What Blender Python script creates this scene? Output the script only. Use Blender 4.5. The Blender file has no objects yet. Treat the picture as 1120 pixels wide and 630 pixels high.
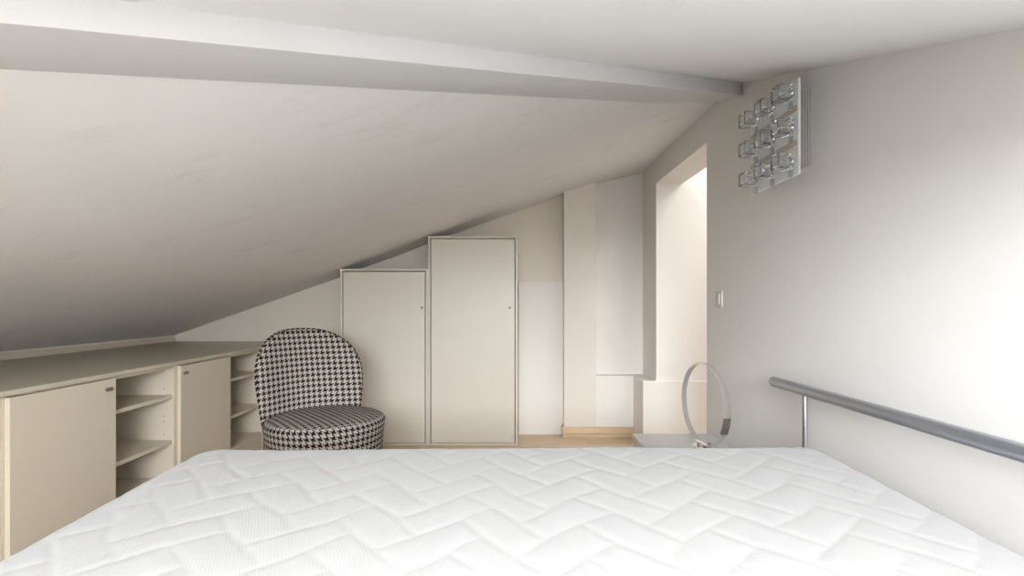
import bpy, bmesh, math, random
from mathutils import Vector, Matrix
random.seed(4)
C = bpy.context.scene.collection
PI = math.pi
EYE = 1.0            # eye height above the floor; heights below are above the floor

# ------------------------------------------------------------------ materials
def new_mat(name):
    m = bpy.data.materials.new(name); m.use_nodes = True
    nt = m.node_tree
    b = nt.nodes['Principled BSDF']
    return m, nt, b

def mathn(nt, op, a, b=None, c=None):
    n = nt.nodes.new('ShaderNodeMath'); n.operation = op
    for i, v in enumerate((a, b, c)):
        if v is None: continue
        if isinstance(v, (int, float)): n.inputs[i].default_value = v
        else: nt.links.new(v, n.inputs[i])
    return n.outputs[0]

def plaster(name, col, stains=None, rough=.85, bump=.15, scale=35):
    m, nt, b = new_mat(name)
    tc = nt.nodes.new('ShaderNodeTexCoord')
    n1 = nt.nodes.new('ShaderNodeTexNoise'); n1.inputs['Scale'].default_value = 1.7; n1.inputs['Detail'].default_value = 4
    nt.links.new(tc.outputs['Object'], n1.inputs['Vector'])
    r = nt.nodes.new('ShaderNodeMapRange'); r.inputs['From Min'].default_value = .3; r.inputs['From Max'].default_value = .7
    nt.links.new(n1.outputs['Fac'], r.inputs['Value'])
    mix = nt.nodes.new('ShaderNodeMix'); mix.data_type = 'RGBA'
    mix.inputs['A'].default_value = (*[c*.975 for c in col], 1); mix.inputs['B'].default_value = (*col, 1)
    nt.links.new(r.outputs[0], mix.inputs['Factor'])
    out = mix.outputs['Result']
    if stains:
        mp = nt.nodes.new('ShaderNodeMapping'); mp.inputs['Scale'].default_value = (2.0, 4, 1); mp.inputs['Rotation'].default_value = (0, 0, -.35)
        nt.links.new(tc.outputs['Object'], mp.inputs['Vector'])
        n2 = nt.nodes.new('ShaderNodeTexNoise'); n2.inputs['Scale'].default_value = 1.6; n2.inputs['Detail'].default_value = 9; n2.inputs['Roughness'].default_value = .7
        n2.inputs['Distortion'].default_value = .15
        nt.links.new(mp.outputs[0], n2.inputs['Vector'])
        r2 = nt.nodes.new('ShaderNodeMapRange'); r2.inputs['From Min'].default_value = .56; r2.inputs['From Max'].default_value = .82; r2.inputs['To Max'].default_value = stains
        nt.links.new(n2.outputs['Fac'], r2.inputs['Value'])
        mx = nt.nodes.new('ShaderNodeMix'); mx.data_type = 'RGBA'; mx.inputs['B'].default_value = (.42, .34, .27, 1)
        nt.links.new(out, mx.inputs['A']); nt.links.new(r2.outputs[0], mx.inputs['Factor'])
        out = mx.outputs['Result']
    nt.links.new(out, b.inputs['Base Color'])
    b.inputs['Roughness'].default_value = rough
    b.inputs['Specular IOR Level'].default_value = .25
    n3 = nt.nodes.new('ShaderNodeTexNoise'); n3.inputs['Scale'].default_value = scale; n3.inputs['Detail'].default_value = 3
    nt.links.new(tc.outputs['Object'], n3.inputs['Vector'])
    bp = nt.nodes.new('ShaderNodeBump'); bp.inputs['Strength'].default_value = bump; bp.inputs['Distance'].default_value = .004
    nt.links.new(n3.outputs['Fac'], bp.inputs['Height']); nt.links.new(bp.outputs[0], b.inputs['Normal'])
    return m

def lacquer(name, col, rough=.4, metal=0., spec=.5, var=.02):
    m, nt, b = new_mat(name)
    tc = nt.nodes.new('ShaderNodeTexCoord')
    n = nt.nodes.new('ShaderNodeTexNoise'); n.inputs['Scale'].default_value = 3; n.inputs['Detail'].default_value = 3
    nt.links.new(tc.outputs['Object'], n.inputs['Vector'])
    mix = nt.nodes.new('ShaderNodeMix'); mix.data_type = 'RGBA'
    mix.inputs['A'].default_value = (*[c*(1-var) for c in col], 1); mix.inputs['B'].default_value = (*col, 1)
    nt.links.new(n.outputs['Fac'], mix.inputs['Factor']); nt.links.new(mix.outputs['Result'], b.inputs['Base Color'])
    b.inputs['Roughness'].default_value = rough; b.inputs['Metallic'].default_value = metal
    b.inputs['Specular IOR Level'].default_value = spec
    return m

def wood(name, light, dark, plank=(1.2, .09)):
    m, nt, b = new_mat(name)
    tc = nt.nodes.new('ShaderNodeTexCoord')
    mp = nt.nodes.new('ShaderNodeMapping'); mp.inputs['Scale'].default_value = (1.3, 14, 14)
    nt.links.new(tc.outputs['Object'], mp.inputs['Vector'])
    n = nt.nodes.new('ShaderNodeTexNoise'); n.inputs['Scale'].default_value = 2.2; n.inputs['Detail'].default_value = 8; n.inputs['Roughness'].default_value = .6; n.inputs['Distortion'].default_value = .6
    nt.links.new(mp.outputs[0], n.inputs['Vector'])
    r = nt.nodes.new('ShaderNodeMapRange'); r.inputs['From Min'].default_value = .32; r.inputs['From Max'].default_value = .68
    nt.links.new(n.outputs['Fac'], r.inputs['Value'])
    mix = nt.nodes.new('ShaderNodeMix'); mix.data_type = 'RGBA'
    mix.inputs['A'].default_value = (*dark, 1); mix.inputs['B'].default_value = (*light, 1)
    nt.links.new(r.outputs[0], mix.inputs['Factor'])
    out = mix.outputs['Result']
    if plank:
        br = nt.nodes.new('ShaderNodeTexBrick'); br.inputs['Scale'].default_value = 1; br.inputs['Brick Width'].default_value = plank[0]; br.inputs['Row Height'].default_value = plank[1]
        br.inputs['Mortar Size'].default_value = .0012; br.inputs['Color1'].default_value = (1, 1, 1, 1); br.inputs['Color2'].default_value = (.84, .82, .8, 1); br.inputs['Mortar'].default_value = (.35, .27, .2, 1)
        nt.links.new(tc.outputs['Object'], br.inputs['Vector'])
        mu = nt.nodes.new('ShaderNodeMix'); mu.data_type = 'RGBA'; mu.blend_type = 'MULTIPLY'; mu.inputs['Factor'].default_value = 1
        nt.links.new(out, mu.inputs['A']); nt.links.new(br.outputs['Color'], mu.inputs['B']); out = mu.outputs['Result']
    nt.links.new(out, b.inputs['Base Color']); b.inputs['Roughness'].default_value = .45
    return m

def houndstooth():
    m, nt, b = new_mat('houndstooth_fabric')
    uv = nt.nodes.new('ShaderNodeUVMap'); uv.uv_map = 'UVMap'
    sp = nt.nodes.new('ShaderNodeSeparateXYZ'); nt.links.new(uv.outputs[0], sp.inputs[0])
    P = .0285
    x = mathn(nt, 'FLOOR', mathn(nt, 'MULTIPLY', sp.outputs[0], 8/P))
    y = mathn(nt, 'FLOOR', mathn(nt, 'MULTIPLY', sp.outputs[1], 8/P))
    warp = mathn(nt, 'LESS_THAN', mathn(nt, 'FLOORED_MODULO', x, 8), 3.5)
    weft = mathn(nt, 'LESS_THAN', mathn(nt, 'FLOORED_MODULO', y, 8), 3.5)
    top = mathn(nt, 'LESS_THAN', mathn(nt, 'FLOORED_MODULO', mathn(nt, 'SUBTRACT', x, y), 4), 1.5)
    d = mathn(nt, 'ADD', mathn(nt, 'MULTIPLY', top, warp), mathn(nt, 'MULTIPLY', mathn(nt, 'SUBTRACT', 1, top), weft))
    mix = nt.nodes.new('ShaderNodeMix'); mix.data_type = 'RGBA'
    mix.inputs['A'].default_value = (.47, .42, .375, 1); mix.inputs['B'].default_value = (.022, .013, .010, 1)
    nt.links.new(d, mix.inputs['Factor']); nt.links.new(mix.outputs['Result'], b.inputs['Base Color'])
    b.inputs['Roughness'].default_value = .9; b.inputs['Specular IOR Level'].default_value = .15
    n = nt.nodes.new('ShaderNodeTexNoise'); n.inputs['Scale'].default_value = 500
    nt.links.new(uv.outputs[0], n.inputs['Vector'])
    bp = nt.nodes.new('ShaderNodeBump'); bp.inputs['Strength'].default_value = .3; bp.inputs['Distance'].default_value = .002
    nt.links.new(n.outputs['Fac'], bp.inputs['Height']); nt.links.new(bp.outputs[0], b.inputs['Normal'])
    return m

def quilt():
    m, nt, b = new_mat('quilted_cotton')
    tc = nt.nodes.new('ShaderNodeTexCoord')
    mp = nt.nodes.new('ShaderNodeMapping'); mp.inputs['Rotation'].default_value = (0, 0, .35)
    nt.links.new(tc.outputs['Object'], mp.inputs['Vector'])
    sp = nt.nodes.new('ShaderNodeSeparateXYZ'); nt.links.new(mp.outputs[0], sp.inputs[0])
    k = 2*PI/.0085
    sx = mathn(nt, 'SINE', mathn(nt, 'MULTIPLY', sp.outputs[0], k)); sy = mathn(nt, 'SINE', mathn(nt, 'MULTIPLY', sp.outputs[1], k))
    h = mathn(nt, 'MULTIPLY', sx, sy)
    bp = nt.nodes.new('ShaderNodeBump'); bp.inputs['Strength'].default_value = .07; bp.inputs['Distance'].default_value = .0012
    nt.links.new(h, bp.inputs['Height']); nt.links.new(bp.outputs[0], b.inputs['Normal'])
    dots = mathn(nt, 'GREATER_THAN', h, .45)
    mix = nt.nodes.new('ShaderNodeMix'); mix.data_type = 'RGBA'
    mix.inputs['A'].default_value = (.505, .50, .49, 1); mix.inputs['B'].default_value = (.48, .475, .465, 1)
    nt.links.new(dots, mix.inputs['Factor']); nt.links.new(mix.outputs['Result'], b.inputs['Base Color'])
    b.inputs['Roughness'].default_value = .8; b.inputs['Specular IOR Level'].default_value = .2
    b.inputs['Sheen Weight'].default_value = .15
    return m

def glass():
    m, nt, b = new_mat('clear_glass')
    b.inputs['Base Color'].default_value = (.93, .95, .98, 1); b.inputs['Roughness'].default_value = .02
    b.inputs['Transmission Weight'].default_value = 1; b.inputs['IOR'].default_value = 1.48
    return m

WALL = plaster('wall_paint', (.885, .855, .82))
WALLP = plaster('wall_pillar_shaded', (.83, .785, .715))  # pillar shade put into the colour so the recess edge shows
WALLB = plaster('wall_paint_cream', (.86, .79, .69))
WALLW = plaster('wall_paint_recess', (.885, .85, .80))
CEIL = plaster('ceiling_paint', (.885, .865, .845), stains=.22)
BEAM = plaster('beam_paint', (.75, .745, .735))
CEILN = plaster('ceiling_paint_clean', (.88, .87, .86))
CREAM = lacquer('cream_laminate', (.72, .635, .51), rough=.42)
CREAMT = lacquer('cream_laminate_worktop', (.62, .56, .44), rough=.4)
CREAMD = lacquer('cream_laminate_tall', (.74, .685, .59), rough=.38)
WHITE = lacquer('white_laminate', (.74, .74, .71), rough=.4)
OAK = wood('oak_boards', (.80, .63, .45), (.64, .47, .31))
OAKB = wood('oak_baseboard', (.80, .63, .43), (.62, .45, .28), plank=None)
STEEL = lacquer('brushed_steel', (.55, .58, .62), rough=.28, metal=1)
STEELD = lacquer('painted_grey_steel', (.42, .44, .49), rough=.28, metal=.75)
CHROME = lacquer('chrome', (.86, .86, .87), rough=.07, metal=1)
NICKEL = lacquer('dark_nickel', (.30, .26, .23), rough=.35, metal=.8)
PLASTIC = lacquer('white_plastic', (.70, .665, .61), rough=.35)
ENAMEL = lacquer('white_enamel', (.90, .91, .89), rough=.3)
SATIN = lacquer('satin_plate', (.62, .54, .46), rough=.35, metal=.2)
GLASS = glass()
HOUND = houndstooth()
QUILT = quilt()
TICK = lacquer('mattress_side', (.8, .8, .8), rough=.85, spec=.2)
DARKWOOD = wood('dark_leg_wood', (.12, .07, .04), (.06, .035, .02), plank=None)
BEDF = lacquer('bed_base_white', (.7, .7, .69), rough=.5)
RIB = lacquer('ribbed_aluminium', (.72, .70, .70), rough=.25, metal=.8)

# ------------------------------------------------------------------ mesh helpers
def link(name, bm, mat, parent=None, smooth=False, loc=None):
    me = bpy.data.meshes.new(name)
    if parent is not None:
        p = parent
        off = Vector((0, 0, 0))
        while p is not None:
            off += p.location; p = p.parent
        bmesh.ops.translate(bm, verts=bm.verts, vec=-off)
    elif loc is not None:
        bmesh.ops.translate(bm, verts=bm.verts, vec=-Vector(loc))
    bmesh.ops.recalc_face_normals(bm, faces=bm.faces)
    bm.to_mesh(me); bm.free()
    if smooth:
        for f in me.polygons: f.use_smooth = True
    me.materials.append(mat)
    o = bpy.data.objects.new(name, me); C.objects.link(o)
    if parent is not None: o.parent = parent
    elif loc is not None: o.location = loc
    return o

def tag(o, label, cat, group=None):
    o['label'] = label; o['category'] = cat
    if group: o['group'] = group
    return o

def thing(name, label, cat, loc, group=None):
    o = bpy.data.objects.new(name, None); C.objects.link(o); o.location = loc
    o.empty_display_size = .1
    return tag(o, label, cat, group)

def struct(name, bm, mat, smooth=False, parent=None):
    o = link(name, bm, mat, parent, smooth)
    o['kind'] = 'structure'
    return o

def add_box(bm, x0, x1, y0, y1, z0, z1, bev=0, seg=2):
    r = bmesh.ops.create_cube(bm, size=1)
    vs = r['verts']
    for v in vs:
        v.co = Vector((x0+(v.co.x+.5)*(x1-x0), y0+(v.co.y+.5)*(y1-y0), z0+(v.co.z+.5)*(z1-z0)))
    if bev:
        es = list({e for v in vs for e in v.link_edges})
        bmesh.ops.bevel(bm, geom=es, offset=bev, segments=seg, affect='EDGES', profile=.5)
    return bm

def box(*a, **k):
    return add_box(bmesh.new(), *a, **k)

def add_cyl(bm, a, b, r, seg=24, r2=None, bev=0):
    a = Vector(a); b = Vector(b); d = b-a
    q = Vector((0, 0, 1)).rotation_difference(d.normalized()).to_matrix().to_4x4()
    res = bmesh.ops.create_cone(bm, cap_ends=True, segments=seg, radius1=r, radius2=r if r2 is None else r2, depth=d.length,
                                matrix=Matrix.Translation((a+b)/2) @ q)
    if bev:
        vs = set(res['verts'])
        es = [e for e in {e for v in vs for e in v.link_edges} if len(e.link_faces) == 2 and any(len(f.verts) > 4 for f in e.link_faces)]
        bmesh.ops.bevel(bm, geom=es, offset=bev, segments=3, affect='EDGES', profile=.5)
    return bm

def cyl(*a, **k):
    return add_cyl(bmesh.new(), *a, **k)

def quad(bm, pts):
    bm.faces.new([bm.verts.new(p) for p in pts])

def auto_smooth(o, ang=40):
    for f in o.data.polygons: f.use_smooth = True
    o.data.set_sharp_from_angle(angle=math.radians(ang))

# ------------------------------------------------------------------ roof profile
WR = 1.06      # inner face of the wall on the right
WL = -2.57     # inner face of the low wall on the left
YF = 3.90      # far wall
YN = -1.22     # near low wall
PROF = [(-2.75, -.31), (-2.57, -.241), (-2.45, -.200), (-1.80, .028), (-1.31, .200), (-1.175, .259), (-.80, .390), (-.552, .492), (0., .688), (.45, .853), (.75, .943), (1.06, 1.02), (1.3, 1.07)]
def L(x):      # height of the left slope above the eye
    for (a, za), (b, zb) in zip(PROF, PROF[1:]):
        if x <= b: return za+(zb-za)*(x-a)/(b-a)
    return PROF[-1][1]
def N(y, x=1.06): return .2055+.35*y-.022*(1.06-x)
def hipy(x): return (L(x)-.2055+.022*(1.06-x))/.35

# floor
struct('floor', box(-2.7, 2.6, -1.4, 4.05, -.05, 0), OAK)

# left slope of the ceiling, from the hip to the far wall
bm = bmesh.new()
xs = sorted({p[0] for p in PROF if WL-.1 <= p[0] <= WR} | {WL-.05, WR+.1} | {-2.2, -2., -1.5, -1., -.3, .2, .6, .9})
NY = 1
rows = []
for x in xs:
    y0 = hipy(x)
    rows.append([bm.verts.new((x, y0+(4.0-y0)*j/NY, EYE+L(x))) for j in range(NY+1)])
for a, b in zip(rows, rows[1:]):
    for j in range(NY): bm.faces.new((a[j], b[j], b[j+1], a[j+1]))
r = bmesh.ops.extrude_face_region(bm, geom=list(bm.faces))
for v in [g for g in r['geom'] if isinstance(g, bmesh.types.BMVert)]: v.co.z += .12
struct('ceiling', bm, CEIL, smooth=False)
auto_smooth(bpy.data.objects['ceiling'], 25)

# near slope of the ceiling, open towards the dormer behind the bed
SK = (-.95, 1.02, -1.22, .30)      # x0 x1 y0 y1 of the dormer
DT = 2.25                          # dormer ceiling height
bm = bmesh.new()
cutx = sorted(set(xs) | {SK[0], SK[1]})
def cell(xa, xb, fa0, fb0, fa1, fb1):
    quad(bm, [(xa, fa0, EYE+N(fa0, xa)), (xb, fb0, EYE+N(fb0, xb)), (xb, fb1, EYE+N(fb1, xb)), (xa, fa1, EYE+N(fa1, xa))])
for xa, xb in zip(cutx, cutx[1:]):
    ha, hb = max(hipy(xa), -1.4), max(hipy(xb), -1.4)
    if SK[0]-1e-6 <= xa and xb <= SK[1]+1e-6:
        cell(xa, xb, SK[3], SK[3], ha, hb)
    elif hb > -1.39: cell(xa, xb, -1.4, -1.4, ha, hb)
struct('ceiling_front', bm, CEILN)
x0, x1, y0, y1 = SK
def NZ_(x, y): return EYE+N(y, x)
DY = -2.25
bm = bmesh.new()
quad(bm, [(x0, DY, .57), (x0, y0, .57), (x0, y0, DT), (x0, DY, DT)])
quad(bm, [(x1, DY, .57), (x1, y0, .57), (x1, y0, DT), (x1, DY, DT)])
quad(bm, [(x0, y0, NZ_(x0, y0)), (x0, y1, NZ_(x0, y1)), (x0, y1, DT), (x0, y0, DT)])
quad(bm, [(x1, y0, NZ_(x1, y0)), (x1, y1, NZ_(x1, y1)), (x1, y1, DT), (x1, y0, DT)])
quad(bm, [(x0, y1, NZ_(x0, y1)), (x1, y1, NZ_(x1, y1)), (x1, y1, DT), (x0, y1, DT)])
struct('wall_dormer', bm, CEILN)
struct('wall_dormer_sill', box(x0-.05, x1+.05, DY-.1, YN-.15, .54, .60), CEILN)
struct('ceiling_dormer', box(x0-.05, x1+.05, DY-.1, y1+.05, DT, DT+.06), CEILN)
WX0, WX1, WZ0, WZ1 = -.80, .94, .98, 2.12
y0 = DY
bm = box(x0-.05, x1+.05, y0-.12, y0, .54, WZ0)
add_box(bm, x0-.05, x1+.05, y0-.12, y0, WZ1, DT+.05)
add_box(bm, x0-.05, WX0, y0-.12, y0, WZ0, WZ1); add_box(bm, WX1, x1+.05, y0-.12, y0, WZ0, WZ1)
struct('wall_dormer_front', bm, WALL)
bm = box(WX0, WX1, y0-.09, y0-.04, WZ0, WZ0+.05); add_box(bm, WX0, WX1, y0-.09, y0-.04, WZ1-.05, WZ1)
for x in (WX0, (WX0+WX1)/2-.03, WX1-.06): add_box(bm, x, x+.06, y0-.09, y0-.04, WZ0+.05, WZ1-.05)
struct('window_1', bm, PLASTIC)

# boxed hip beam
bm = bmesh.new()
dirv = Vector((1, 1.0, .3645))
A = Vector((1.10, 2.25+.04, EYE+.985+.02)); B = Vector((1.10, 2.25+.04, EYE+.937+.014)); D_ = Vector((1.10, 2.59+.04, EYE+1.035+.014)); E_ = Vector((1.10, 2.45, EYE+1.12))
pts = [A+Vector((0, 0, .08)), B, D_+Vector((0, .1, .03)), E_]
t = 3.2
va = [bm.verts.new(p) for p in pts]; vb = [bm.verts.new(p-dirv*t) for p in pts]
for i in range(4): bm.faces.new((va[i], va[(i+1) % 4], vb[(i+1) % 4], vb[i]))
bm.faces.new(va); bm.faces.new(vb[::-1])
bmesh.ops.recalc_face_normals(bm, faces=bm.faces)
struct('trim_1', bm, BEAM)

# walls ------------------------------------------------------------
def wall_strip(bm, pts_bottom, pts_top):
    for (a, b), (c, d) in zip(zip(pts_bottom, pts_bottom[1:]), zip(pts_top, pts_top[1:])): quad(bm, [a, b, d, c])
# far wall (solid slab following the slope)
def slab_y(xa, xb, yf, yb, zlo=0., zhi=None, extra=.03):
    xx = [xa]+[x for x in xs if xa < x < xb]+[xb]
    bm = bmesh.new()
    lo = []; 
    f = [[bm.verts.new((x, y, z)) for x in xx for z in (zlo, (EYE+L(x)+extra) if zhi is None else zhi)] for y in (yf, yb)]
    n = len(xx)
    for i in range(n-1):
        for s in (0, 1):
            a = f[s]; bm.faces.new((a[2*i], a[2*i+2], a[2*i+3], a[2*i+1]))
        bm.faces.new((f[0][2*i+1], f[0][2*i+3], f[1][2*i+3], f[1][2*i+1]))
        bm.faces.new((f[0][2*i], f[0][2*i+2], f[1][2*i+2], f[1][2*i]))
    bm.faces.new((f[0][0], f[0][1], f[1][1], f[1][0])); k = 2*n-2
    bm.faces.new((f[0][k], f[0][k+1], f[1][k+1], f[1][k]))
    return bm
struct('wall_back', slab_y(WL-.1, 1.2, YF, YF+.12), WALLB)
COLX = .441; YC = 3.79; NX0 = .683; NB = 3.885; NZ = EYE-.5375
# shallow chimney breast: left strip, strip under the recess, recess back
bm = slab_y(COLX, NX0, YC, YF+.05)
struct('wall_pillar', bm, WALLP)
struct('wall_niche', slab_y(NX0, WR+.06, NB, YF+.05), WALLW)
bm = box(NX0, WR+.06, YC, NB, 0, NZ, bev=0)
struct('wall_niche_sill', bm, WALLW)
# half height boxed panel between the tall cabinet and the pillar
bm = box(.10, COLX, 3.87, YF+.01, 0, EYE+.165)
add_box(bm, .10, COLX, 3.86, YF, EYE+.162, EYE+.176, bev=.002)
struct('wall_boxing', bm, WALLW)

# low wall on the left and the near low wall
struct('wall_left', box(WL-.12, WL, -1.4, 4.0, 0, EYE-.235), WALLB)
bm = box(-2.7, WR+.2, YN-.15, YN, 0, .60)
add_box(bm, -2.7, SK[0], YN-.15, YN, .60, EYE+N(YN)+.02); add_box(bm, SK[1], WR+.2, YN-.15, YN, .60, EYE+N(YN)+.02)
struct('wall_front', bm, WALL)
struct('trim_2', box(WL, WL+.012, -1.2, YF, .716, .750, bev=.003), CREAM)

# right wall with the doorway
JN, JF, JZ = 2.65, 3.54, EYE+.854
TH = .19
def side_top(y): return EYE+min(N(y), L(WR))+.03
def slab_x(ya, yb, xa, xb, zlo):
    yy = [ya]+[y for y in (hipy(WR),) if ya < y < yb]+[yb]
    bm = bmesh.new()
    f = [[bm.verts.new((x, y, z)) for y in yy for z in (zlo, side_top(y))] for x in (xa, xb)]
    n = len(yy)
    for i in range(n-1):
        for a in f: bm.faces.new((a[2*i], a[2*i+2], a[2*i+3], a[2*i+1]))
        bm.faces.new((f[0][2*i+1], f[0][2*i+3], f[1][2*i+3], f[1][2*i+1])); bm.faces.new((f[0][2*i], f[0][2*i+2], f[1][2*i+2], f[1][2*i]))
    bm.faces.new((f[0][0], f[0][1], f[1][1], f[1][0])); k = 2*n-2
    bm.faces.new((f[0][k], f[0][k+1], f[1][k+1], f[1][k]))
    return bm
struct('wall_right', slab_x(-1.4, JN, WR, WR+TH, 0), WALL)
struct('wall_right_lintel', slab_x(JN, JF, WR, WR+TH, JZ), WALLW)
struct('wall_right_return', slab_x(JF, 4.0, WR, WR+TH, 0), WALLW)
# the landing beyond the doorway
struct('wall_landing_back', box(WR+TH, 2.5, JF, JF+.1, 0, 2.6), WALLW)
struct('wall_landing_side', box(2.4, 2.5, 1.5, JF, 0, 2.6), WALLW)
struct('wall_landing_front', box(WR+TH, 2.5, 1.4, 1.5, 0, 2.6), WALLW)
struct('ceiling_landing', box(WR+TH, 2.5, 1.4, JF+.1, 2.4, 2.5), WALLW)
struct('wall_plinth', box(.963, 1.90, 3.525, YC+.01, 0, EYE-.538, bev=.004), WALLW)

# oak baseboard on the pillar, two boards one above the other
bm = box(COLX-.012, .962, YC-.012, YC, .026, .078, bev=.002)
add_box(bm, COLX-.012, .962, YC-.014, YC, 0, .0245, bev=.001)
struct('baseboard_back', bm, OAKB)
struct('baseboard_pillar', box(COLX-.012, COLX, YC, 3.87, 0, .078, bev=.002), OAKB)

# ------------------------------------------------------------------ low eaves cabinets on the left
CX = -1.66; CB = -2.25; TZ = .698; PL = .13; PT = .018
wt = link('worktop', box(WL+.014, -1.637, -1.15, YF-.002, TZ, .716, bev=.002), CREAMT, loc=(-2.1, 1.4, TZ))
tag(wt, 'long cream worktop running over the low cabinets under the slope', 'worktop')

SH = (.548, .322)
def unit(name, label, ya, yb, door=None, shelves=True, group=None):
    t = thing(name, label, 'cabinet', ((CX+CB)/2, (ya+yb)/2, 0), group)
    for y in (ya, yb-PT):
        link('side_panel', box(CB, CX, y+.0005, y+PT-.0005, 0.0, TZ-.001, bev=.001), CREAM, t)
    link('bottom_panel', box(CB, CX-.002, ya+PT, yb-PT, PL-PT, PL, bev=.001), CREAM, t)
    link('plinth', box(CX-.02, CX-.004, ya+PT, yb-PT, 0, PL-PT-.001), CREAM, t)
    link('back_panel', box(CB, CB+.008, ya+PT, yb-PT, PL, TZ-.001), CREAM, t)
    link('top_rail', box(CB+.01, CX-.002, ya+PT, yb-PT, TZ-.017, TZ-.001), CREAM, t)
    if shelves:
        for z in SH:
            s = link('shelf', box(CB+.01, CX-.008, ya+PT+.001, yb-PT-.001, z-.018, z, bev=.001), CREAM, t)
            for x in (CX-.06, CB+.08):
                for yy, sg in ((yb-PT+.001, -1), (ya+PT-.001, 1)):
                    link('shelf_pin', cyl((x, yy, z-.022), (x, yy+sg*.007, z-.022), .004, seg=10), STEEL, s)
        for zz in (.576, .44, .415, .35):
            link('pin_hole', cyl((CX-.05, yb-PT+.001, zz), (CX-.05, yb-PT-.0006, zz), .0032, seg=10), NICKEL, t)
    if door:
        d = link('door', box(CX+.001, CX+.019, ya+.004, yb-.003, PL-.06, TZ-.008, bev=.0015), CREAM, t)
        hy = yb-.045 if door == 'far' else ya+.040
        bm = box(CX+.019, CX+.026, hy-.017, hy+.017, .642, .657, bev=.003, seg=3)
        add_cyl(bm, (CX+.024, hy+.008, .6495), (CX+.030, hy+.008, .6495), .006, seg=16)
        link('handle', bm, NICKEL, d)
    return t
unit('eaves_cabinet', 'open-shelved cream cabinet cut by the left edge of the picture', 1.20, 1.659)
unit('eaves_cabinet', 'wide cream cabinet with a closed door, nearest the bed on the left', 1.660, 2.122, door='far', shelves=False)
unit('eaves_cabinet', 'open-shelved cream cabinet between the two closed door cabinets', 2.122, 2.535)
unit('eaves_cabinet', 'narrower looking closed-door cream cabinet just left of the open shelves behind the chair', 2.536, 3.005, door='near', shelves=False)
unit('eaves_cabinet', 'open-shelved cream cabinet directly left of the houndstooth chair', 3.006, 3.45)

# ------------------------------------------------------------------ wardrobes on the far wall
def wardrobe(label, xa, xb, top, hx):
    ya, yb = 3.57, YF-.003
    t = thing('wardrobe', label, 'cupboard', ((xa+xb)/2, (ya+yb)/2, 0))
    p = .016
    link('side_panel', box(xa, xa+p, ya, yb, 0, top, bev=.0015), CREAMD, t)
    link('side_panel', box(xb-p, xb, ya, yb, 0, top, bev=.0015), CREAMD, t)
    link('top_panel', box(xa+p, xb-p, ya, yb, top-p, top, bev=.0015), CREAMD, t)
    link('bottom_panel', box(xa+p, xb-p, ya+.004, yb, 0, .014, bev=.0015), CREAMD, t)
    link('back_panel', box(xa+p, xb-p, yb-.008, yb, .014, top-p), CREAMD, t)
    d = link('door', box(xa+p+.006, xb-p-.005, ya+.001, ya+.019, .018, top-p-.006, bev=.0015), CREAMD, t)
    z = EYE-.023
    k = link('knob', cyl((hx, ya+.001, z), (hx, ya-.012, z), .0095, seg=20, bev=.002), NICKEL, d, smooth=False)
    auto_smooth(k)
    return t
wardrobe('shorter cream built-in cupboard right behind the houndstooth chair', -1.175, -.5525, EYE+.254, -.594)
wardrobe('taller cream built-in cupboard in the middle of the far wall', -.551, .085, EYE+.487, .029)

# ------------------------------------------------------------------ chair
def uv_layer(bm): return bm.loops.layers.uv.new('UVMap')
CH = Vector((-.885, 2.48, 0)); FACE = Vector((.66, -.7513, 0)); SIDE = Vector((.7513, .66, 0))
ch = thing('slipper_chair', 'low slipper chair upholstered in black and white houndstooth', 'chair', CH)
def cw(a, f, z): return CH+SIDE*a+FACE*f+Vector((0, 0, z))      # a across, f forward
# seat: drum with a softly crowned top and a seam
R = .283; ZT = .445; ZB = .235
bm = bmesh.new(); uvl = uv_layer(bm)
seg = 96
prof = [(R*.90, ZB), (R*.945, ZB+.01), (R*.955, .30), (R*.975, .36), (R*.992, .405), (R*.997, .422), (R*.985, .426), (R*.99, .431), (R*.975, .441), (R*.93, .449), (R*.8, .455), (R*.6, .459), (R*.3, .461), (.001, .462)]
rings = []
for r_, z_ in prof:
    ring = []
    for i in range(seg):
        a = 2*PI*i/seg
        e = 4.0/2.3       # slight squarish drum
        ca, sa = math.cos(a), math.sin(a)
        ring.append(bm.verts.new(cw(r_*ca, r_*sa*1.0, z_)))
    rings.append(ring)
arc = [0.]
for (ra, za), (rb, zb) in zip(prof, prof[1:]): arc.append(arc[-1]+math.hypot(rb-ra, zb-za))
for k in range(len(rings)-1):
    for i in range(seg):
        f = bm.faces.new((rings[k][i], rings[k][(i+1) % seg], rings[k+1][(i+1) % seg], rings[k+1][i]))
        for l, (kk, ii) in zip(f.loops, ((k, i), (k, i+1), (k+1, i+1), (k+1, i))):
            if k < 9: l[uvl].uv = (2*PI*ii/seg*R, arc[kk])
            else:
                rr = prof[kk][0]; l[uvl].uv = (rr*math.cos(2*PI*ii/seg), rr*math.sin(2*PI*ii/seg))
bm.faces.new(rings[0][::-1]); 
seat = link('seat', bm, HOUND, ch, smooth=True)
# piping seam
bm = bmesh.new()
n1, n2 = 96, 6
vs = [[bm.verts.new(cw((R*.992+.004*math.cos(q*2*PI/n2))*math.cos(2*PI*i/n1), (R*.992+.004*math.cos(q*2*PI/n2))*math.sin(2*PI*i/n1), .4275+.004*math.sin(q*2*PI/n2))) for q in range(n2)] for i in range(n1)]
uvl = uv_layer(bm)
for i in range(n1):
    for q in range(n2):
        f = bm.faces.new((vs[i][q], vs[(i+1) % n1][q], vs[(i+1) % n1][(q+1) % n2], vs[i][(q+1) % n2]))
        for l, (ii, qq) in zip(f.loops, ((i, q), (i+1, q), (i+1, q+1), (i, q+1))): l[uvl].uv = (2*PI*ii/n1*R, qq*.004)
link('piping', bm, HOUND, seat, smooth=True)
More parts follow.
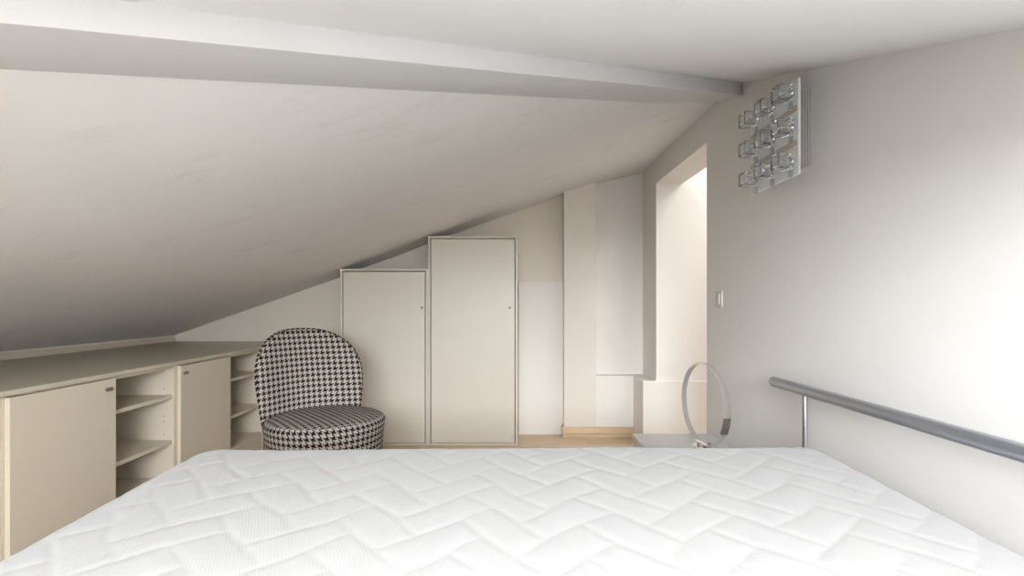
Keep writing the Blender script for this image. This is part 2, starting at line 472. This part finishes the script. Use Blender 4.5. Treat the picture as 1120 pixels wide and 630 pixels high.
# backrest: curved, arched, slightly waisted pad
H0, H1 = .33, .865
bm = bmesh.new(); uvl = uv_layer(bm)
NS, NT = 44, 44
def half_w(t):
    base = .232+.042*math.sin(min(t/.66, 1)*PI/2)
    if t > .52:
        q = (t-.52)/.48
        base *= max(0, 1-q**2.5)**(1/2.5)
    return base
def back_pt(s, t, side):
    # s -1..1 across, side +1 front, -1 rear
    w = half_w(t)
    a = s*w
    th = .036*(max(0, 1-abs(s)**5))**.5*(1 if t < .5 else max(0, 1-((t-.5)/.5)**7)**.5)
    z = H0+(H1-H0)*t
    f = -.272-.075*t*t-.02*t+(2.3*a*a-6*a**4)*(1-.2*t)+side*th
    return cw(a, f, z)
ts = [1-(1-j/NT)**1.35 for j in range(NT+1)]
ts = [t*.9995 for t in ts]
ss = [math.sin((i/NS-.5)*PI) for i in range(NS+1)]
grid = {}
for side in (1, -1):
    for j, t in enumerate(ts):
        for i, s in enumerate(ss):
            if side == -1 and (i in (0, NS)): grid[(side, i, j)] = grid[(1, i, j)]; continue
            grid[(side, i, j)] = bm.verts.new(back_pt(s, t, side))
    for j in range(NT):
        for i in range(NS):
            f = bm.faces.new((grid[(side, i, j)], grid[(side, i+1, j)], grid[(side, i+1, j+1)], grid[(side, i, j+1)]))
            for l, (ii, jj) in zip(f.loops, ((i, j), (i+1, j), (i+1, j+1), (i, j+1))):
                l[uvl].uv = (ss[ii]*half_w(ts[jj])*1.04, (H1-H0)*ts[jj])
for i in range(NS):
    for j in (0, NT):
        try: bm.faces.new((grid[(1, i, j)], grid[(1, i+1, j)], grid[(-1, i+1, j)], grid[(-1, i, j)]))
        except ValueError: pass
back = link('backrest', bm, HOUND, ch, smooth=True)
# piping along the arched edge
bm = bmesh.new(); uvl = uv_layer(bm)
path = [back_pt(-1, t, 0) for t in ts]+[back_pt(1, t, 0) for t in ts[::-1]]
pp = [path[0]]
for p in path[1:]:
    if (p-pp[-1]).length > .004: pp.append(p)
rr = []; acc = 0
for i, p in enumerate(pp):
    tn = (pp[min(i+1, len(pp)-1)]-pp[max(i-1, 0)]).normalized()
    u = tn.cross(FACE).normalized(); v = tn.cross(u)
    if i: acc += (p-pp[i-1]).length
    rr.append(([bm.verts.new(p+(u*math.cos(q*PI/4)+v*math.sin(q*PI/4))*.0075) for q in range(8)], acc))
for (a, ua), (b, ub) in zip(rr, rr[1:]):
    for q in range(8):
        f = bm.faces.new((a[q], a[(q+1) % 8], b[(q+1) % 8], b[q]))
        for l, uvv in zip(f.loops, ((ua, q*.006), (ua, q*.006+.006), (ub, q*.006+.006), (ub, q*.006))): l[uvl].uv = uvv
link('piping', bm, HOUND, back, smooth=True)
for a, f in ((.17, .17), (-.17, .17), (.17, -.17), (-.17, -.17)):
    o = link('leg', cyl(cw(a*1.08, f*1.08, 0), cw(a, f, ZB+.005), .011, r2=.019, seg=20), DARKWOOD, ch); auto_smooth(o)

# ------------------------------------------------------------------ bed
MX0, MX1, MY0, MY1, MZ = -.925, .945, -.12, 1.535, .573
bed = thing('bed_frame', 'grey metal headboard rail and low base under the white mattress', 'bed', (0, .7, 0))
link('base', box(MX0+.03, MX1-.02, MY0+.03, MY1-.05, .22, .345, bev=.01), BEDF, bed)
for x in (MX0+.12, MX1-.12):
    for y in (MY0+.15, MY1-.17):
        o = link('leg', cyl((x, y, 0), (x, y, .225), .02, seg=20), STEEL, bed); auto_smooth(o)
RX = .985; RZ = EYE-.283
o = link('top_rail', cyl((RX, -.42, RZ), (RX, 1.85, RZ), .0185, seg=40, bev=.003), STEELD, bed); auto_smooth(o)
for y in (1.655, -.22):
    o = link('post', cyl((RX, y, 0), (RX, y, RZ-.012), .0085, seg=24), STEEL, bed); auto_smooth(o)
o = link('cross_bar', cyl((RX, -.22, .28), (RX, 1.655, .28), .012, seg=24), STEEL, bed); auto_smooth(o)

# mattress with herringbone quilting
UNIT = .090
def quilt_dist(x, y):
    x += .006*math.sin(y*33+1.3)+.004*math.sin(x*17); y += .005*math.sin(x*31+.4)
    a = math.radians(41)
    u = (x*math.cos(a)+y*math.sin(a))/UNIT+50.3; v = (-x*math.sin(a)+y*math.cos(a))/UNIT+50.6
    i, j = math.floor(u), math.floor(v); fu, fv = u-i, v-j
    k = (i-j) % 4
    if k == 0: d = min(fu, fv, 1-fv)
    elif k == 1: d = min(1-fu, fv, 1-fv)
    elif k == 2: d = min(fu, 1-fu, 1-fv)
    else: d = min(fu, 1-fu, fv)
    return d*UNIT
def smooth_noise(x, y):
    return math.sin(x*5.1+1)*math.sin(y*4.3+2)*.5+math.sin(x*9.7+y*3.1)*.25
bm = bmesh.new()
step = .0065
nx_, ny_ = int((MX1-MX0)/step), int((MY1-MY0)/step)
RC = .09; RE = .05
cx, cy = (MX0+MX1)/2, (MY0+MY1)/2; hx, hy = (MX1-MX0)/2, (MY1-MY0)/2
def edge_in(x, y):      # distance inside the rounded outline
    qx, qy = abs(x-cx)-(hx-RC), abs(y-cy)-(hy-RC)
    return RC-(math.hypot(max(qx, 0), max(qy, 0))+min(max(qx, qy), 0))
def to_round(x, y):     # pull the square grid inside the rounded outline
    qx, qy = abs(x-cx)-(hx-RC), abs(y-cy)-(hy-RC)
    if qx > 0 and qy > 0:
        m = max(qx, qy); l = math.hypot(qx, qy)
        k = m/l; qx *= k; qy *= k
        return cx+math.copysign(hx-RC+qx, x-cx), cy+math.copysign(hy-RC+qy, y-cy)
    return x, y
MG = []
for j in range(ny_+1):
    row = []
    for i in range(nx_+1):
        x = MX0+(MX1-MX0)*i/nx_; y = MY0+(MY1-MY0)*j/ny_
        x, y = to_round(x, y)
        e = max(0, min(RE, edge_in(x, y)))
        drop = RE-math.sqrt(max(0, RE*RE-(RE-e)**2))
        dd = quilt_dist(x, y)
        puff = (1-math.exp(-dd/.0075))*.0022
        crease = 0
        z = MZ+.010*(x-MX0)/(MX1-MX0)-drop*.9+puff*min(1, e/.02)-.0055+.004*smooth_noise(x, y)-.035*(MY1-y)
        row.append(bm.verts.new((x, y, z)))
    MG.append(row)
for j in range(ny_):
    for i in range(nx_): bm.faces.new((MG[j][i], MG[j][i+1], MG[j+1][i+1], MG[j+1][i]))
border = [MG[0][i] for i in range(nx_)]+[MG[j][nx_] for j in range(ny_)]+[MG[ny_][i] for i in range(nx_, 0, -1)]+[MG[j][0] for j in range(ny_, 0, -1)]
prev = border
for z in (.46, .42, .37, .35):
    ins = .0 if z > .36 else .012
    cur = []
    for b_ in border:
        dx, dy = b_.co.x-cx, b_.co.y-cy
        cur.append(bm.verts.new((cx+dx*(1-ins), cy+dy*(1-ins), z)))
    for i in range(len(prev)): bm.faces.new((prev[i], prev[(i+1) % len(prev)], cur[(i+1) % len(prev)], cur[i]))
    prev = cur
bm.faces.new(prev)
mt = link('mattress', bm, QUILT, smooth=True, loc=(cx, cy, .35))
tag(mt, 'bare white mattress with quilted herringbone stitching on the bed', 'mattress')

# ------------------------------------------------------------------ bedside box and ring lamp
NT_Z = EYE-.665
ns = thing('bedside_box', 'low white bedside box between the mattress and the far recess', 'bedside table', (.85, 2.3, 0))
link('body', box(.655, WR-.004, 2.0, 2.585, .0, NT_Z-.018, bev=.003), WHITE, ns)
link('top', box(.650, WR-.003, 1.995, 2.59, NT_Z-.018, NT_Z, bev=.003), WHITE, ns)
RCX, RCY, RR = .925, 2.345, .190
rz0 = NT_Z+.012
ring = thing('ring_lamp', 'thin upright chrome ring lamp standing on the white bedside box', 'lamp', (RCX, RCY, NT_Z))
th = math.radians(8)
u = Vector((math.sin(th), -math.cos(th), 0)); wv = Vector((math.cos(th), math.sin(th), 0))
cz = rz0+RR
def ringmesh(R1, tk, wd, a0, a1, n=120, closed=True):
    bm = bmesh.new(); vs = []
    for i in range(n if closed else n+1):
        a = a0+(a1-a0)*i/n
        rad = u*math.cos(a)+Vector((0, 0, 1))*math.sin(a)
        c = Vector((RCX, RCY, cz))
        vs.append([bm.verts.new(c+rad*(R1+dr)+wv*dw) for dr, dw in ((-tk/2, -wd/2), (tk/2, -wd/2), (tk/2, wd/2), (-tk/2, wd/2))])
    m = len(vs)
    for i in range(m if closed else m-1):
        A_, B_ = vs[i], vs[(i+1) % m]
        for q in range(4): bm.faces.new((A_[q], A_[(q+1) % 4], B_[(q+1) % 4], B_[q]))
    if not closed: bm.faces.new(vs[0]); bm.faces.new(vs[-1][::-1])
    return bm
o = link('hoop', ringmesh(RR, .005, .024, 0, 2*PI), CHROME, ring); auto_smooth(o, 50)
o = link('dark_reflection', ringmesh(RR, .010, .030, math.radians(-32), math.radians(-8), 16, False), NICKEL, ring); auto_smooth(o, 50)  # dark segment standing for a reflection in the chrome hoop
o = link('clasp', ringmesh(RR, .009, .028, math.radians(-7.5), math.radians(9), 12, False), CHROME, ring); auto_smooth(o, 50)
bm = bmesh.new()
bs = Vector((RCX, RCY, NT_Z))
add_cyl(bm, bs, bs+Vector((0, 0, .006)), .055, seg=48, bev=.002)
o = link('base', bm, CHROME, ring); auto_smooth(o)
for s in (-1, 1):
    p = bs+wv*0+Vector((s*.024, 0, .006))
    o = link('foot', cyl(p, p+Vector((0, 0, .014)), .008, seg=16, bev=.002), NICKEL, ring); auto_smooth(o)

# ------------------------------------------------------------------ light switch
sy, sz = 2.487, EYE+.027
sw = thing('light_switch', 'small white light switch on the wall right of the doorway', 'switch', (WR, sy, sz))
link('plate', box(WR-.008, WR, sy-.036, sy+.036, sz-.04, sz+.04, bev=.003, seg=3), PLASTIC, sw)
link('rocker', box(WR-.014, WR-.007, sy-.018, sy+.018, sz-.026, sz+.026, bev=.002), PLASTIC, sw)

# ------------------------------------------------------------------ wall light of nine glass cubes
FY, FZ = 1.818, EYE+.597
lt = thing('wall_light', 'square wall light with nine clear glass cubes under the ceiling', 'wall light', (WR, FY, FZ))
bm = bmesh.new()
# ribbed mounting box behind the plate
by0, by1, bz0, bz1 = 1.740, 1.93, EYE+.485, EYE+.746
add_box(bm, .979, WR, by0+.006, by1-.006, bz0, bz1)
for k in range(8):
    x = .984+k*.0098
    for y in (by0+.006, by1-.006): add_cyl(bm, (x, y, bz0), (x, y, bz1), .0042, seg=12)
o = link('mounting_box', bm, RIB, lt); auto_smooth(o)
PX = .970
pl = link('plate', box(PX, PX+.008, 1.665, 1.995, EYE+.433, EYE+.753, bev=.002), ENAMEL, lt)
for r_ in range(3):
    z = FZ-.1145+r_*.1145
    if r_: link('inset_strip', box(PX-.0015, PX, 1.672, 1.990, z-.066, z-.046), SATIN, lt)
def cube_shell(c, s, t):
    bm = bmesh.new()
    add_box(bm, c.x-s, c.x+s, c.y-s, c.y+s, c.z-s, c.z+s, bev=.004, seg=2)
    b2 = bmesh.new()
    add_box(b2, c.x-s+t, c.x+s-t, c.y-s+t, c.y+s-t, c.z-s+t, c.z+s-t, bev=.002, seg=1)
    bmesh.ops.recalc_face_normals(bm, faces=bm.faces); bmesh.ops.recalc_face_normals(b2, faces=b2.faces)
    for f in b2.faces: f.normal_flip()
    me = bpy.data.meshes.new('tmp'); b2.to_mesh(me); b2.free(); bm.from_mesh(me); bpy.data.meshes.remove(me)
    return bm
def link_raw(name, bm, mat, parent):
    off = Vector((0, 0, 0)); p = parent
    while p is not None: off += p.location; p = p.parent
    bmesh.ops.translate(bm, verts=bm.verts, vec=-off)
    me = bpy.data.meshes.new(name); bm.to_mesh(me); bm.free(); me.materials.append(mat)
    o = bpy.data.objects.new(name, me); C.objects.link(o); o.parent = parent
    return o
for r_ in range(3):
    for c_ in range(3):
        y = FY+(c_-1)*.118; z = FZ+(r_-1)*.1145
        c = Vector((.934, y, z))
        cb = link_raw('glass_cube', cube_shell(c, .0265, .008), GLASS, lt)
        bm = cyl((PX, y, z), (.952, y, z), .010, seg=20)
        add_cyl(bm, (PX, y, z), (PX-.004, y, z), .017, seg=24)
        o = link('socket', bm, CHROME, cb); auto_smooth(o)
        bm = cyl((.952, y, z), (.926, y, z), .0055, seg=16, bev=.002)
        o = link('bulb', bm, CHROME, cb); auto_smooth(o)
        o = link('clip', box(PX-.012, PX, y-.005, y+.005, z-.056, z-.030, bev=.001), STEEL, cb)

# ------------------------------------------------------------------ light
def area(name, loc, target, sx, sy_, power, col):
    l = bpy.data.lights.new(name, 'AREA'); l.shape = 'RECTANGLE'; l.size = sx; l.size_y = sy_; l.energy = power; l.color = col
    o = bpy.data.objects.new(name, l); C.objects.link(o); o.location = loc
    d = Vector(target)-Vector(loc); o.rotation_euler = d.to_track_quat('-Z', 'Y').to_euler()
    return o
area('window_daylight', ((WX0+WX1)/2, y0-.035, (WZ0+WZ1)/2), ((WX0+WX1)/2, 3, (WZ0+WZ1)/2-.3), WX1-WX0-.08, WZ1-WZ0-.08, 120, (.905, .952, 1.0))
area('landing_light', (1.85, 2.5, 2.38), (1.85, 2.6, 0), .7, .9, 9.5, (.97, .98, 1.0))
w = bpy.data.worlds.new('World'); bpy.context.scene.world = w; w.use_nodes = True
w.node_tree.nodes['Background'].inputs[0].default_value = (.85, .92, 1, 1); w.node_tree.nodes['Background'].inputs[1].default_value = 1.0

# ------------------------------------------------------------------ camera
cd = bpy.data.cameras.new('camera'); cam = bpy.data.objects.new('camera', cd); C.objects.link(cam)
cam.location = (0, 0, EYE); cam.rotation_euler = (PI/2, 0, 0)
cd.sensor_width = 36; cd.lens = 550/1120*36; cd.shift_x = 7/1120; cd.shift_y = 18/1120
cd.clip_start = .02
s = bpy.context.scene
s.camera = cam
s.view_settings.view_transform = 'Standard'; s.view_settings.look = 'None'; s.view_settings.gamma = 1; s.view_settings.use_curve_mapping = False
s.view_settings.exposure = 0.92
